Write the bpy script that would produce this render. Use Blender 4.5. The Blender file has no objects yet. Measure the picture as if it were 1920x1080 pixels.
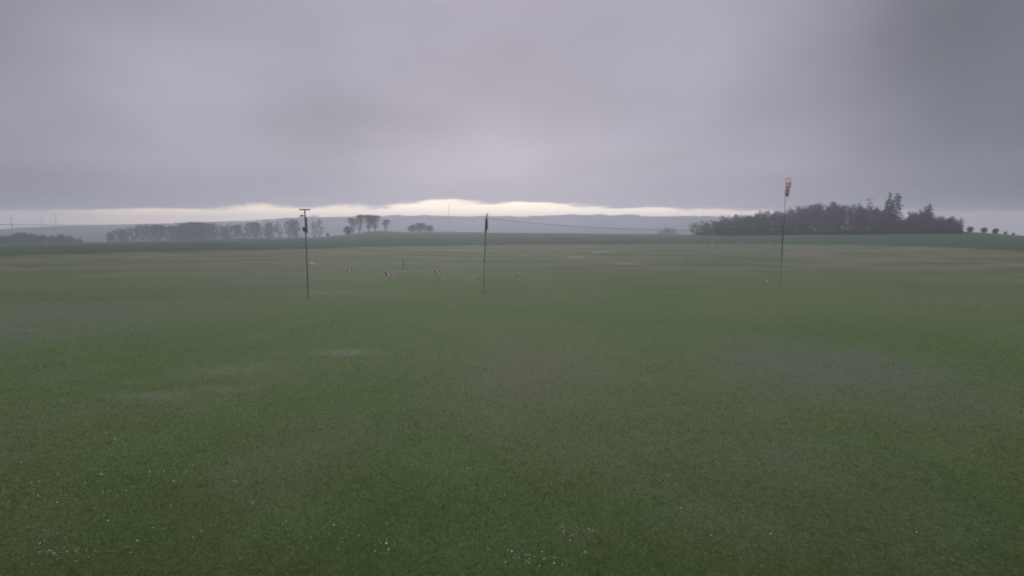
import bpy, math, random
import numpy as np
from mathutils import Vector, noise as mnoise

random.seed(7)
rng = np.random.default_rng(7)
R = math.radians
scene = bpy.context.scene
COL = scene.collection

# ------------------------------------------------------------------ camera
CAM_H = 4.0
F = 960.0                      # focal length in pixels of the 1920 wide photograph
HORIZON = 430.0
TILT = math.atan((540 - HORIZON) / F)
cam_data = bpy.data.cameras.new('camera')
cam_data.sensor_width = 36
cam_data.lens = 18
cam_data.clip_start = 0.1
cam_data.clip_end = 20000
cam = bpy.data.objects.new('camera', cam_data)
cam.location = (0, 0, CAM_H)
cam.rotation_euler = (R(90) - TILT, 0, 0)
COL.objects.link(cam)
scene.camera = cam

# ------------------------------------------------------------------ view, render
scene.view_settings.view_transform = 'Standard'
scene.view_settings.look = 'None'
scene.view_settings.exposure = 0.35
scene.view_settings.gamma = 1
scene.view_settings.use_curve_mapping = False
scene.render.engine = 'CYCLES'
scene.cycles.use_denoising = True
scene.cycles.filter_width = 1.9
scene.cycles.volume_bounces = 2
scene.cycles.max_bounces = 6
scene.cycles.diffuse_bounces = 3
scene.cycles.transparent_max_bounces = 8

SUN_EL, SUN_AZ = 9.0, -2.0

# ------------------------------------------------------------------ sun behind the cloud deck
sd = bpy.data.lights.new('sun', 'SUN')
sd.energy = 1.0
sd.angle = R(50)
sd.color = (0.97, 0.96, 1.0)
sun = bpy.data.objects.new('sun', sd)
sun.rotation_euler = (R(90 - SUN_EL), 0, R(180 - SUN_AZ))
COL.objects.link(sun)

# ------------------------------------------------------------------ sky
world = bpy.data.worlds.new('World')
scene.world = world
world.use_nodes = True


class NT:
    """small helper round a node tree"""
    def __init__(self, tree):
        self.t = tree
        self.n = tree.nodes
        self.l = tree.links

    def _in(self, sock, v):
        if v is None:
            return
        if isinstance(v, bpy.types.NodeSocket):
            self.l.new(v, sock)
        elif isinstance(v, (int, float)):
            sock.default_value = v
        else:
            v = tuple(v)
            if sock.type == 'RGBA' and len(v) == 3:
                v = v + (1,)
            sock.default_value = v

    def math(self, op, a, b=None, c=None, clamp=False):
        m = self.n.new('ShaderNodeMath')
        m.operation = op
        m.use_clamp = clamp
        for k, v in enumerate((a, b, c)):
            self._in(m.inputs[k], v)
        return m.outputs[0]

    def mapr(self, v, a, b, c=0.0, d=1.0, smooth=True):
        m = self.n.new('ShaderNodeMapRange')
        m.interpolation_type = 'SMOOTHSTEP' if smooth else 'LINEAR'
        self._in(m.inputs['Value'], v)
        for k, x in zip(('From Min', 'From Max', 'To Min', 'To Max'), (a, b, c, d)):
            self._in(m.inputs[k], x)
        return m.outputs['Result']

    def mix(self, f, a, b, blend='MIX'):
        m = self.n.new('ShaderNodeMix')
        m.data_type = 'RGBA'
        m.blend_type = blend
        m.clamp_factor = True
        self._in(m.inputs[0], f)
        self._in(m.inputs[6], a)
        self._in(m.inputs[7], b)
        return m.outputs[2]

    def noise(self, vec, scale, detail=4, rough=0.55, dist=0.0, dims='3D'):
        m = self.n.new('ShaderNodeTexNoise')
        m.noise_dimensions = dims
        if vec is not None:
            self.l.new(vec, m.inputs['Vector'])
        m.inputs['Scale'].default_value = scale
        m.inputs['Detail'].default_value = detail
        m.inputs['Roughness'].default_value = rough
        m.inputs['Distortion'].default_value = dist
        return m.outputs['Fac']

    def mapping(self, vec, scale=(1, 1, 1), loc=(0, 0, 0), rot=(0, 0, 0)):
        m = self.n.new('ShaderNodeMapping')
        self.l.new(vec, m.inputs['Vector'])
        m.inputs['Scale'].default_value = scale
        m.inputs['Location'].default_value = loc
        m.inputs['Rotation'].default_value = rot
        return m.outputs[0]

    def sep(self, vec):
        m = self.n.new('ShaderNodeSeparateXYZ')
        self.l.new(vec, m.inputs[0])
        return m.outputs

    def comb(self, x, y, z):
        m = self.n.new('ShaderNodeCombineXYZ')
        for k, v in enumerate((x, y, z)):
            self._in(m.inputs[k], v)
        return m.outputs[0]


def lin(r, g, b):
    f = lambda c: c / 12.92 if c <= 0.04045 else ((c + 0.055) / 1.055) ** 2.4
    return tuple(f(v / 255.0) for v in (r, g, b))


def build_world():
    w = NT(world.node_tree)
    w.n.clear()
    tc = w.n.new('ShaderNodeTexCoord').outputs['Generated']
    x, y, z = w.sep(tc)[0:3]
    el = w.math('MULTIPLY', w.math('ARCSINE', z), 57.2958)
    az = w.math('MULTIPLY', w.math('ARCTAN2', x, y), 57.2958)      # 0 = straight ahead
    # clear sky behind the cloud
    sky = w.n.new('ShaderNodeTexSky')
    sky.sky_type = 'NISHITA'
    sky.sun_disc = False
    sky.sun_elevation = R(SUN_EL)
    sky.sun_rotation = R(SUN_AZ)
    # cloud deck, seen as a sheet overhead
    zz = w.math('ADD', w.math('MAXIMUM', z, 0.0), 0.16)
    deck = w.comb(w.math('DIVIDE', x, zz), w.math('DIVIDE', y, zz), 0.0)
    n1 = w.noise(w.mapping(deck, (0.50, 0.50, 1), (3.1, 7.4, 0)), 1.0, 3, 0.5, 0.3)
    n2 = w.noise(w.mapping(deck, (1.2, 0.9, 1), (1.3, 0.4, 2)), 1.0, 3, 0.45, 0.3)
    azs = w.math('ABSOLUTE', w.math('ADD', az, 3.0))
    # glow of the hidden sun through the deck
    dot = w.n.new('ShaderNodeVectorMath')
    dot.operation = 'DOT_PRODUCT'
    w.l.new(tc, dot.inputs[0])
    gx, gy, gz = (math.sin(R(-4)) * math.cos(R(9)), math.cos(R(-4)) * math.cos(R(9)), math.sin(R(9)))
    dot.inputs[1].default_value = (gx, gy, gz)
    glow = w.mapr(dot.outputs['Value'], 0.60, 1.0, 0, 1)
    base = w.mix(glow, lin(130, 133, 145), lin(184, 177, 192))
    # darker to the right and, less, to the left
    dr = w.mapr(az, 18, 48, 0, 1)
    base = w.mix(w.math('MULTIPLY', dr, 0.55), base, lin(108, 114, 124))
    v1 = w.mapr(n1, 0.30, 0.70, 0.88, 1.10)
    v2 = w.mapr(n2, 0.25, 0.75, 0.94, 1.07)
    cloud = w.mix(1.0, base, w.comb(*(w.math('MULTIPLY', v1, v2),) * 3), 'MULTIPLY')
    # a few broad, soft-edged lumps of cloud: azimuth, elevation, half width, half height, tone
    wob = w.math('MULTIPLY', w.math('SUBTRACT', w.noise(tc, 7.0, 4, 0.6), 0.5), 0.9)
    for (ba, be, sa, se, tone) in ((-21, 9.0, 7, 5, 0.78), (39, 16, 5, 9, 0.74), (-33, 17, 9, 6, 1.13), (-37, 22, 6, 4, 0.85),
                                   (-2, 8.5, 4, 4, 1.08), (-28, 11, 9, 2.6, 1.10), (20, 15, 7, 7, 1.08), (8, 20, 10, 5, 0.95)):
        qa = w.math('DIVIDE', w.math('SUBTRACT', az, ba), sa)
        qe = w.math('DIVIDE', w.math('SUBTRACT', el, be), se)
        qq = w.math('SQRT', w.math('ADD', w.math('MULTIPLY', qa, qa), w.math('MULTIPLY', qe, qe)))
        m_ = w.mapr(w.math('ADD', qq, wob), 0.0, 1.7, tone, 1.0)
        cloud = w.mix(1.0, cloud, w.comb(m_, m_, m_), 'MULTIPLY')
    # an overcast sky brightens towards the zenith
    zen = w.mapr(el, 26, 75, 1.0, 6.6)
    cloud = w.mix(1.0, cloud, w.comb(zen, zen, zen), 'MULTIPLY')
    # slate underside close above the gap
    under = w.mapr(el, 1.6, 7.0, 1.0, 0.0)
    cloud = w.mix(w.math('MULTIPLY', under, 0.8), cloud, w.mix(glow, lin(60, 62, 74), lin(158, 149, 168)))
    # gap under the deck: the bright strip on the horizon
    edge_n = w.noise(w.comb(w.math('MULTIPLY', az, 0.09), w.math('MULTIPLY', el, 0.5), 5.0), 1.0, 6, 0.6)
    edge = w.math('ADD', w.mapr(azs, 4, 44, 2.85, 1.5, False), w.math('MULTIPLY', w.math('SUBTRACT', edge_n, 0.5), 2.6))
    front = w.mapr(azs, 55, 100, 1, 0)
    ragged = w.mapr(w.math('SUBTRACT', edge, el), -0.10, 0.35, 0, 1)
    gap = w.math('MULTIPLY', ragged, front)
    gcol = w.mix(w.mapr(azs, 5, 46, 0, 1), (2.6, 2.20, 1.56), (2.55, 1.84, 1.14))
    gcol = w.mix(w.mapr(az, -44, -36, 1, 0), gcol, (1.15, 0.86, 0.62))
    gcol = w.mix(w.mapr(az, 26, 42, 0, 1), gcol, (0.62, 0.52, 0.48))
    b1 = w.n.new('ShaderNodeBackground')
    w.l.new(w.mix(gap, cloud, gcol), b1.inputs['Color'])
    b1.inputs['Strength'].default_value = 0.66
    b2 = w.n.new('ShaderNodeBackground')
    w.l.new(sky.outputs[0], b2.inputs['Color'])
    b2.inputs['Strength'].default_value = 0.06
    # thin cloud lets 2 % of the clear sky through
    ms = w.n.new('ShaderNodeMixShader')
    ms.inputs[0].default_value = 0.02
    w.l.new(b1.outputs[0], ms.inputs[1])
    w.l.new(b2.outputs[0], ms.inputs[2])
    out = w.n.new('ShaderNodeOutputWorld')
    w.l.new(ms.outputs[0], out.inputs['Surface'])


build_world()

# ------------------------------------------------------------------ pixel <-> world
CT, ST = math.cos(TILT), math.sin(TILT)


def ray(px, py):
    xc, yc = (px - 960) / F, (540 - py) / F
    return np.array((xc, CT + yc * ST, -ST + yc * CT))


def at(px, py, Y):
    d = ray(px, py)
    return Vector((d[0] / d[1] * Y, Y, CAM_H + d[2] / d[1] * Y))


def on_flat(px, py, z=0.0):
    d = ray(px, py)
    k = (z - CAM_H) / d[2]
    return Vector((d[0] * k, d[1] * k, z))


def tanel(py):
    yc = (540 - np.asarray(py, float)) / F
    return (-ST + yc * CT) / (CT + yc * ST)


# ------------------------------------------------------------------ terrain
CREST_PX = [-900, 0, 115, 200, 300, 400, 480, 550, 600, 640, 672, 690, 715, 735, 745, 800, 960, 1280, 1400, 1500, 1600, 1700, 1810, 1850, 1920, 2800]
CREST_PY = [465, 459, 456, 455, 452, 449, 447, 446, 445, 441, 438, 434.5, 433, 434, 435, 435, 436.5, 440, 438, 437, 436, 435, 434.5, 437, 442, 455]
CREST_R = [400, 400, 400, 400, 400, 400, 400, 400, 400, 400, 400, 400, 400, 400, 400, 400, 400, 380, 370, 360, 355, 350, 345, 345, 345, 345]
RIDGE_PX = [-900, 0, 30, 100, 190, 325, 420, 480, 540, 600, 700, 740, 800, 850, 930, 1000, 1080, 1120, 1200, 1320, 1500, 1700, 1920, 2800]
RIDGE_PY = [440, 430, 427.5, 424, 422.5, 419.5, 418, 416, 412, 411.5, 411, 409.5, 408, 409, 411, 410, 407, 407, 409.5, 410, 413, 430, 450, 450]
RIDGE_R = 1500.0


def smooth(t):
    t = np.clip(t, 0, 1)
    return t * t * (3 - 2 * t)


def px_of(x, y):
    a = np.arctan2(x, y)
    a = np.clip(a, -R(62), R(62))
    return 960 + F * np.tan(a) / CT, np.cos(a)


def terrain(x, y):
    x = np.asarray(x, float)
    y = np.asarray(y, float)
    r = np.hypot(x, y)
    px, ca = px_of(x, y)
    rc = np.interp(px, CREST_PX, CREST_R)
    zc = CAM_H + rc * ca * tanel(np.interp(px, CREST_PX, CREST_PY))
    zr = CAM_H + RIDGE_R * ca * tanel(np.interp(px, RIDGE_PX, RIDGE_PY))
    behind = smooth((np.abs(np.arctan2(x, y)) - R(70)) / R(60))
    zc = zc * (1 - behind)
    zr = zr * (1 - behind) - 5 * behind
    zv = -16.0
    t1 = (r - 110) / (rc - 110)
    z = zc * np.clip(t1, 0, 1) ** 1.35
    z = np.where(r > rc, zc + (zv - zc) * smooth((r - rc) / 330), z)
    z = np.where(r > 800, zv + (zr - zv) * smooth((r - 800) / (RIDGE_R - 800)), z)
    z = np.where(r > RIDGE_R, zr - 14 * smooth((r - RIDGE_R) / 600), z)
    # small swells that leave the near field flat
    z = z + 0.05 * np.sin(x * 0.07 + 1) * np.sin(y * 0.09) * smooth((r - 20) / 60)
    return z


def tz(x, y):
    return float(terrain(x, y))


# ------------------------------------------------------------------ materials
MATS = {}


def material(name, build):
    m = bpy.data.materials.new(name)
    m.use_nodes = True
    w = NT(m.node_tree)
    w.n.clear()
    out = w.n.new('ShaderNodeOutputMaterial')
    sh = build(w)
    w.l.new(sh, out.inputs['Surface'])
    MATS[name] = m
    return m


def principled(w, col, rough=0.8, spec=0.3, metal=0.0, bump=None, bstr=0.3, bdist=0.02, trans=None):
    p = w.n.new('ShaderNodeBsdfPrincipled')
    w._in(p.inputs['Base Color'], col)
    w._in(p.inputs['Roughness'], rough)
    w._in(p.inputs['Specular IOR Level'], spec)
    w._in(p.inputs['Metallic'], metal)
    if bump is not None:
        b = w.n.new('ShaderNodeBump')
        b.inputs['Strength'].default_value = bstr
        b.inputs['Distance'].default_value = bdist
        w.l.new(bump, b.inputs['Height'])
        w.l.new(b.outputs[0], p.inputs['Normal'])
    return p.outputs[0]


def pos(w):
    return w.n.new('ShaderNodeNewGeometry').outputs['Position']


# veil of lens smears painted into the meadow, plus soft areas of pale dry grass: pixel centre, radius (m) across and along, tone, amount
SMEARS_AND_PALE = []
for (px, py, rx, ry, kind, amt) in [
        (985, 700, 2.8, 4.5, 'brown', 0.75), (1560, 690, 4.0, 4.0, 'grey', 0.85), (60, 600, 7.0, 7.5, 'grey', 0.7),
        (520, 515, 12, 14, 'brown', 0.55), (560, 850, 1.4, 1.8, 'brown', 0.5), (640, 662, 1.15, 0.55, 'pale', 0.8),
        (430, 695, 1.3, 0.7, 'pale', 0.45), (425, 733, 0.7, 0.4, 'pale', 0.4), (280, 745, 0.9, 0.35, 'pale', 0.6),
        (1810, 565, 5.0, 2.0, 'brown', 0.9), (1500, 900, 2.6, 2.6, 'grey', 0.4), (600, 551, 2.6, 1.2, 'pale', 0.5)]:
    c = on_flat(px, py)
    SMEARS_AND_PALE.append((c.x, c.y, rx, ry, kind, amt))
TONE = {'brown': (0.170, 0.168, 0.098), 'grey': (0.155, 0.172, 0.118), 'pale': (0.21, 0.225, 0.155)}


def meadow_colour(w, P):
    x, y, z = w.sep(P)[0:3]
    flat = w.comb(x, y, 0.0)
    dist = w.math('SQRT', w.math('ADD', w.math('MULTIPLY', x, x), w.math('MULTIPLY', y, y)))
    big = w.noise(flat, 0.085, 3, 0.55)
    mid = w.noise(flat, 0.45, 4, 0.6)
    fine = w.noise(flat, 2.6, 5, 0.65)
    streak = w.noise(w.mapping(flat, (0.05, 0.22, 1)), 1.0, 5, 0.65, 0.4)
    col = w.mix(w.mapr(big, 0.32, 0.68), (0.108, 0.160, 0.050), (0.142, 0.170, 0.070))
    col = w.mix(w.math('MULTIPLY', w.mapr(mid, 0.45, 0.75), 0.5), col, (0.155, 0.172, 0.085))
    col = w.mix(w.math('MULTIPLY', w.mapr(fine, 0.5, 0.8), 0.45), col, (0.070, 0.108, 0.045))
    # thin dry grass further out on the strip
    far = w.mapr(dist, 26, 85, 0, 1)
    dry = w.mix(w.mapr(streak, 0.39, 0.61), (0.118, 0.140, 0.066), (0.216, 0.188, 0.126))
    col = w.mix(w.math('MULTIPLY', far, 0.92), col, dry)
    wob = w.math('MULTIPLY', w.math('SUBTRACT', mid, 0.5), 2.2)
    wob2 = w.math('MULTIPLY', w.math('SUBTRACT', fine, 0.5), 1.3)
    for (cx, cy, rx, ry, kind, amt) in SMEARS_AND_PALE:
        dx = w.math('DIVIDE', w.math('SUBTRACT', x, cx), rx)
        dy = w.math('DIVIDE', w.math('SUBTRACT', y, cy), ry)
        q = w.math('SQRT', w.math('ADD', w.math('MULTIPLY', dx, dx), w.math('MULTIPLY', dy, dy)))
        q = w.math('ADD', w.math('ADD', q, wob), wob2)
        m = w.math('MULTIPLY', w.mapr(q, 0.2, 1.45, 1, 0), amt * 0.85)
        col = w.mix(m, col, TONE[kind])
    return col


def b_meadow(w):
    P = pos(w)
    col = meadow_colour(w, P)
    x, y, z = w.sep(P)[0:3]
    g = w.noise(w.comb(x, y, 0.0), 16.0, 6, 0.75)
    col = w.mix(w.mapr(g, 0.3, 0.7, 0.0, 0.35), col, w.mix(1, col, (0.4, 0.45, 0.35), 'MULTIPLY'))
    return principled(w, col, 0.9, 0.15, bump=g, bstr=0.5, bdist=0.05)


def b_field(w):
    P = pos(w)
    x, y, z = w.sep(P)[0:3]
    flat = w.comb(x, y, 0.0)
    dist = w.math('SQRT', w.math('ADD', w.math('MULTIPLY', x, x), w.math('MULTIPLY', y, y)))
    n = w.noise(w.mapping(flat, (0.012, 0.03, 1)), 1.0, 5, 0.6)
    n2 = w.noise(flat, 0.5, 4, 0.6)
    col = w.mix(w.mapr(n, 0.35, 0.65), (0.044, 0.082, 0.044), (0.062, 0.098, 0.050))
    col = w.mix(w.math('MULTIPLY', n2, 0.4), col, (0.07, 0.085, 0.05))
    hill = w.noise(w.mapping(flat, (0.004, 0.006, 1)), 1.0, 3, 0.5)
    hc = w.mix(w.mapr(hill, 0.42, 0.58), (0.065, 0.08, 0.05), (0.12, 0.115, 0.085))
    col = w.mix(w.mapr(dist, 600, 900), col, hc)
    return principled(w, col, 0.95, 0.1, bump=n2, bstr=0.4, bdist=0.3)


def b_blade(w):
    P = pos(w)
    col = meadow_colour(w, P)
    a = w.n.new('ShaderNodeAttribute')
    a.attribute_name = 'tint'
    t = a.outputs['Fac']
    col = w.mix(1, col, w.mix(t, (0.95, 1.0, 0.80), (1.85, 1.75, 1.6)), 'MULTIPLY')
    d = w.n.new('ShaderNodeBsdfDiffuse')
    w.l.new(col, d.inputs[0])
    tr = w.n.new('ShaderNodeBsdfTranslucent')
    w.l.new(col, tr.inputs[0])
    m = w.n.new('ShaderNodeMixShader')
    m.inputs[0].default_value = 0.35
    w.l.new(d.outputs[0], m.inputs[1])
    w.l.new(tr.outputs[0], m.inputs[2])
    return m.outputs[0]


def simple(c1, c2, scale=6, rough=0.8, spec=0.3, metal=0.0, obj=True):
    def f(w):
        tc = w.n.new('ShaderNodeTexCoord').outputs['Object']
        n = w.noise(tc, scale, 4, 0.6)
        return principled(w, w.mix(w.mapr(n, 0.3, 0.7), c1, c2), rough, spec, metal, bump=n, bstr=0.2, bdist=0.01)
    return f


def b_water(w):
    P = pos(w)
    n = w.noise(P, 3.0, 4, 0.7)
    wet = principled(w, (0.06, 0.065, 0.05), 0.22, 0.5, bump=n, bstr=0.15, bdist=0.02)
    gr = principled(w, (0.15, 0.155, 0.11), 0.9, 0.1)
    m = w.n.new('ShaderNodeMixShader')
    w.l.new(w.mapr(n, 0.40, 0.60, 0.62, 1.0), m.inputs[0])
    w.l.new(wet, m.inputs[1])
    w.l.new(gr, m.inputs[2])
    return m.outputs[0]


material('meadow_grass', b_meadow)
material('field_ground', b_field)
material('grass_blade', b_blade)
material('puddle_water', b_water)
material('bark', simple((0.045, 0.038, 0.036), (0.085, 0.072, 0.066), 3))
material('twig', simple((0.062, 0.046, 0.052), (0.092, 0.070, 0.074), 2))
material('red_twig', simple((0.085, 0.055, 0.050), (0.12, 0.075, 0.068), 2))
material('needle', simple((0.020, 0.030, 0.022), (0.040, 0.050, 0.034), 2))
material('far_wood', simple((0.045, 0.045, 0.04), (0.07, 0.065, 0.055), 0.02))
material('pole_steel', simple((0.24, 0.24, 0.23), (0.31, 0.31, 0.30), 9, 0.55, 0.5, 0.3))
material('dark_steel', simple((0.09, 0.085, 0.095), (0.13, 0.12, 0.135), 9, 0.6, 0.4))
material('net_cord', simple((0.025, 0.028, 0.028), (0.04, 0.042, 0.04), 20, 0.9))
material('rope_white', simple((0.52, 0.52, 0.48), (0.65, 0.64, 0.60), 20, 0.8))
material('white_plastic', simple((0.80, 0.79, 0.77), (0.86, 0.85, 0.83), 12, 0.5))
material('red_plastic', simple((0.48, 0.20, 0.17), (0.56, 0.25, 0.22), 12, 0.55))
material('mast_grey', simple((0.16, 0.16, 0.17), (0.22, 0.22, 0.23), 0.3, 0.7))
material('soil', simple((0.035, 0.027, 0.020), (0.06, 0.046, 0.034), 20, 0.95))
material('daisy_petal', simple((0.60, 0.60, 0.58), (0.72, 0.72, 0.70), 40, 0.7))


def b_sock(colour):
    def f(w):
        tc = w.n.new('ShaderNodeTexCoord').outputs['Object']
        n = w.noise(tc, 8, 3, 0.5)
        c = w.mix(w.mapr(n, 0.3, 0.7), colour, tuple(v * 0.8 for v in colour))
        d = w.n.new('ShaderNodeBsdfDiffuse')
        w.l.new(c, d.inputs[0])
        t = w.n.new('ShaderNodeBsdfTranslucent')
        w.l.new(c, t.inputs[0])
        m = w.n.new('ShaderNodeMixShader')
        m.inputs[0].default_value = 0.55
        w.l.new(d.outputs[0], m.inputs[1])
        w.l.new(t.outputs[0], m.inputs[2])
        return m.outputs[0]
    return f


material('sock_orange', b_sock((0.97, 0.55, 0.50)))
material('sock_white', b_sock((0.97, 0.95, 0.93)))


# ------------------------------------------------------------------ mesh helpers
def mesh_np(name, V, Fc, mat):
    """V (n,3), Fc (m,k) with one k for all faces"""
    me = bpy.data.meshes.new(name)
    V = np.asarray(V, np.float32)
    Fc = np.asarray(Fc, np.int32)
    k = Fc.shape[1]
    me.vertices.add(len(V))
    me.vertices.foreach_set('co', V.ravel())
    me.loops.add(Fc.size)
    me.loops.foreach_set('vertex_index', Fc.ravel())
    me.polygons.add(len(Fc))
    me.polygons.foreach_set('loop_start', np.arange(0, Fc.size, k, dtype=np.int32))
    me.update(calc_edges=True)
    me.materials.append(MATS[mat])
    return me


def link(name, me, parent=None, loc=None, rot=None, **props):
    o = bpy.data.objects.new(name, me)
    COL.objects.link(o)
    if parent is not None:
        o.parent = parent
    if loc is not None:
        o.location = loc
    if rot is not None:
        o.rotation_euler = rot
    for k, v in props.items():
        o[k] = v
    return o


class MB:
    """collects tubes and boxes, quads and triangles"""
    def __init__(self):
        self.v = []
        self.f = []

    def tube(self, pts, rads, n=6, cap=True):
        pts = [Vector(p) for p in pts]
        if not hasattr(rads, '__len__'):
            rads = [rads] * len(pts)
        base = len(self.v)
        for i, p in enumerate(pts):
            d = (pts[min(i + 1, len(pts) - 1)] - pts[max(i - 1, 0)]).normalized()
            a = Vector((0, 0, 1)) if abs(d.z) < 0.9 else Vector((1, 0, 0))
            u = d.cross(a).normalized()
            w_ = d.cross(u)
            for k in range(n):
                t = 2 * math.pi * k / n
                self.v.append(p + (u * math.cos(t) + w_ * math.sin(t)) * rads[i])
        for i in range(len(pts) - 1):
            for k in range(n):
                a0 = base + i * n + k
                a1 = base + i * n + (k + 1) % n
                self.f.append((a0, a1, a1 + n, a0 + n))
        if cap:
            self.f.append(tuple(base + k for k in range(n))[::-1])
            e = base + (len(pts) - 1) * n
            self.f.append(tuple(e + k for k in range(n)))
        return self

    def box(self, c, s, rot=0.0):
        c = Vector(c)
        b = len(self.v)
        for dz in (-1, 1):
            for dx, dy in ((-1, -1), (1, -1), (1, 1), (-1, 1)):
                q = Vector((dx * s[0] / 2, dy * s[1] / 2, 0))
                q.rotate(__import__('mathutils').Euler((0, 0, rot)))
                self.v.append(c + q + Vector((0, 0, dz * s[2] / 2)))
        for q in ((3, 2, 1, 0), (4, 5, 6, 7), (0, 1, 5, 4), (1, 2, 6, 5), (2, 3, 7, 6), (3, 0, 4, 7)):
            self.f.append(tuple(b + k for k in q))
        return self

    def build(self, name, mat, parent=None, **props):
        me = bpy.data.meshes.new(name)
        me.from_pydata([tuple(v) for v in self.v], [], self.f)
        me.update()
        me.materials.append(MATS[mat])
        return link(name, me, parent, **props)


def thing(name, loc, label, cat, group=None, rot=(0, 0, 0)):
    o = bpy.data.objects.new(name, None)
    o.empty_display_size = 0.3
    COL.objects.link(o)
    o.location = loc
    o.rotation_euler = rot
    o['label'] = label
    o['category'] = cat
    if group:
        o['group'] = group
    return o


# ------------------------------------------------------------------ ground sheets
def polar_sheet(name, radii_fn, nr, na_front, mat, lift=0.0, **props):
    az = np.concatenate([np.linspace(-R(58), R(58), na_front), np.linspace(R(60), R(300), 80)])
    na = len(az)
    V = [(0, 0, tz(0, 0) + lift)]
    rows = []
    rr = radii_fn(az, nr)                       # (nr, na)
    X = rr * np.sin(az)[None]
    Y = rr * np.cos(az)[None]
    Z = terrain(X, Y) + lift
    P = np.stack([X, Y, Z], -1).reshape(-1, 3)
    P = np.concatenate([np.array(V), P])
    i = np.arange(nr - 1)[:, None]
    j = np.arange(na)[None]
    jn = (j + 1) % na
    q = np.stack([1 + i * na + j, 1 + i * na + jn, 1 + (i + 1) * na + jn, 1 + (i + 1) * na + j], -1).reshape(-1, 4)
    q = q[:, ::-1]
    me = mesh_np(name, P, q, mat)
    o = link(name, me, **props)
    me.polygons.foreach_set('use_smooth', np.ones(len(me.polygons), bool))
    return o


def r_ground(az, nr):
    r = np.concatenate([[0.02], np.geomspace(6, 110, 22), np.linspace(120, 430, 50), np.linspace(450, 1400, 40), np.linspace(1420, 2200, 30)])
    return np.repeat(r[:, None], len(az), 1)


NRG = 1 + 22 + 50 + 40 + 30
polar_sheet('ground', r_ground, NRG, 420, 'field_ground', 0.0, kind='structure')

EDGE_PX = [-500, 0, 240, 480, 700, 1000, 1300, 1500, 1700, 1860, 1920, 2400]
EDGE_PY = [494, 481, 474, 469, 463.5, 458.5, 458, 459, 463, 469, 473, 485]


def meadow_edge(az):
    a = np.where(az > math.pi, az - 2 * math.pi, az)
    ca = np.cos(np.clip(a, -R(60), R(60)))
    px = 960 + F * np.tan(np.clip(a, -R(60), R(60))) / CT
    yd = -CAM_H / tanel(np.interp(px, EDGE_PX, EDGE_PY))
    r = yd / ca
    r = np.minimum(r, 150)
    return r + 0.8 * np.sin(a * 57) + 0.6 * np.sin(a * 131 + 1)


def r_meadow(az, nr):
    t = np.linspace(0, 1, nr)[:, None] ** 2.0
    return 0.02 + t * (meadow_edge(az)[None] - 0.02)


polar_sheet('meadow', r_meadow, 60, 300, 'meadow_grass', 0.03, kind='structure')

# ------------------------------------------------------------------ short grass, thick near the camera
def build_grass():
    n = 620000
    px = rng.uniform(-120, 2040, n)
    # even in the picture down to the foot of the mast, thinning out beyond
    py = 520 + (1120 - 520) * rng.random(n) ** 0.85
    yc = (540 - py) / F
    dz = -ST + yc * CT
    dy = CT + yc * ST
    k = -CAM_H / dz
    X = (px - 960) / F * k
    Y = dy * k
    dist = np.hypot(X, Y)
    clump = 0.5 + 0.25 * np.sin(X * 2.1 + 1.3 * np.sin(Y * 1.7)) + 0.25 * np.sin(Y * 2.7 + 1.1 * np.sin(X * 1.3 + 2))
    h = (0.010 + 0.022 * rng.random(n) ** 1.5) * (0.75 + 0.5 * clump)
    tall = rng.random(n) < 0.012 * clump
    h = np.where(tall, h * 2.2, h)
    wd = 0.0028 + 0.00030 * dist
    th = rng.uniform(0, 2 * math.pi, n)
    le = rng.uniform(0.5, 2.4, n) * h
    la = rng.uniform(0, 2 * math.pi, n)
    bx, by = np.cos(th) * wd, np.sin(th) * wd
    Z = np.full(n, 0.028) + terrain(X, Y)
    A = np.stack([X - bx, Y - by, Z], -1)
    B = np.stack([X + bx, Y + by, Z], -1)
    C = np.stack([X + np.cos(la) * le, Y + np.sin(la) * le, Z + h], -1)
    V = np.stack([A, B, C], 1).reshape(-1, 3)
    Fc = np.arange(3 * n).reshape(-1, 3)
    me = mesh_np('grass', V, Fc, 'grass_blade')
    at_ = me.attributes.new('tint', 'FLOAT', 'POINT')
    tint = np.repeat(np.clip(rng.normal(0.42, 0.15, n) + 0.35 * (clump - 0.5) + 0.12 * np.sin(X * 9 + 2 * np.sin(Y * 7)) * np.sin(Y * 8), 0, 1), 3)
    at_.data.foreach_set('value', tint.astype(np.float32))
    link('grass', me, kind='stuff', label='short mown green grass covering the near field')


build_grass()


# ------------------------------------------------------------------ trees
def seg_prism(P0, P1, r0, r1, n=3):
    """vectorised tapered prisms; arrays (m,3),(m,3),(m,),(m,) -> verts, quads"""
    D = P1 - P0
    L = np.linalg.norm(D, axis=1, keepdims=True) + 1e-9
    D = D / L
    A = np.where(np.abs(D[:, 2:3]) < 0.9, np.array([[0, 0, 1.0]]), np.array([[1.0, 0, 0]]))
    U = np.cross(D, A)
    U /= np.linalg.norm(U, axis=1, keepdims=True)
    W = np.cross(D, U)
    V, m = [], len(P0)
    for k in range(n):
        t = 2 * math.pi * k / n
        V.append(P0 + (U * math.cos(t) + W * math.sin(t)) * r0[:, None])
    for k in range(n):
        t = 2 * math.pi * k / n
        V.append(P1 + (U * math.cos(t) + W * math.sin(t)) * r1[:, None])
    V = np.stack(V, 1).reshape(-1, 3)
    b = np.arange(m)[:, None] * 2 * n
    F_ = [np.concatenate([b + k, b + (k + 1) % n, b + n + (k + 1) % n, b + n + k], 1) for k in range(n)]
    return V, np.concatenate(F_)


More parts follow.
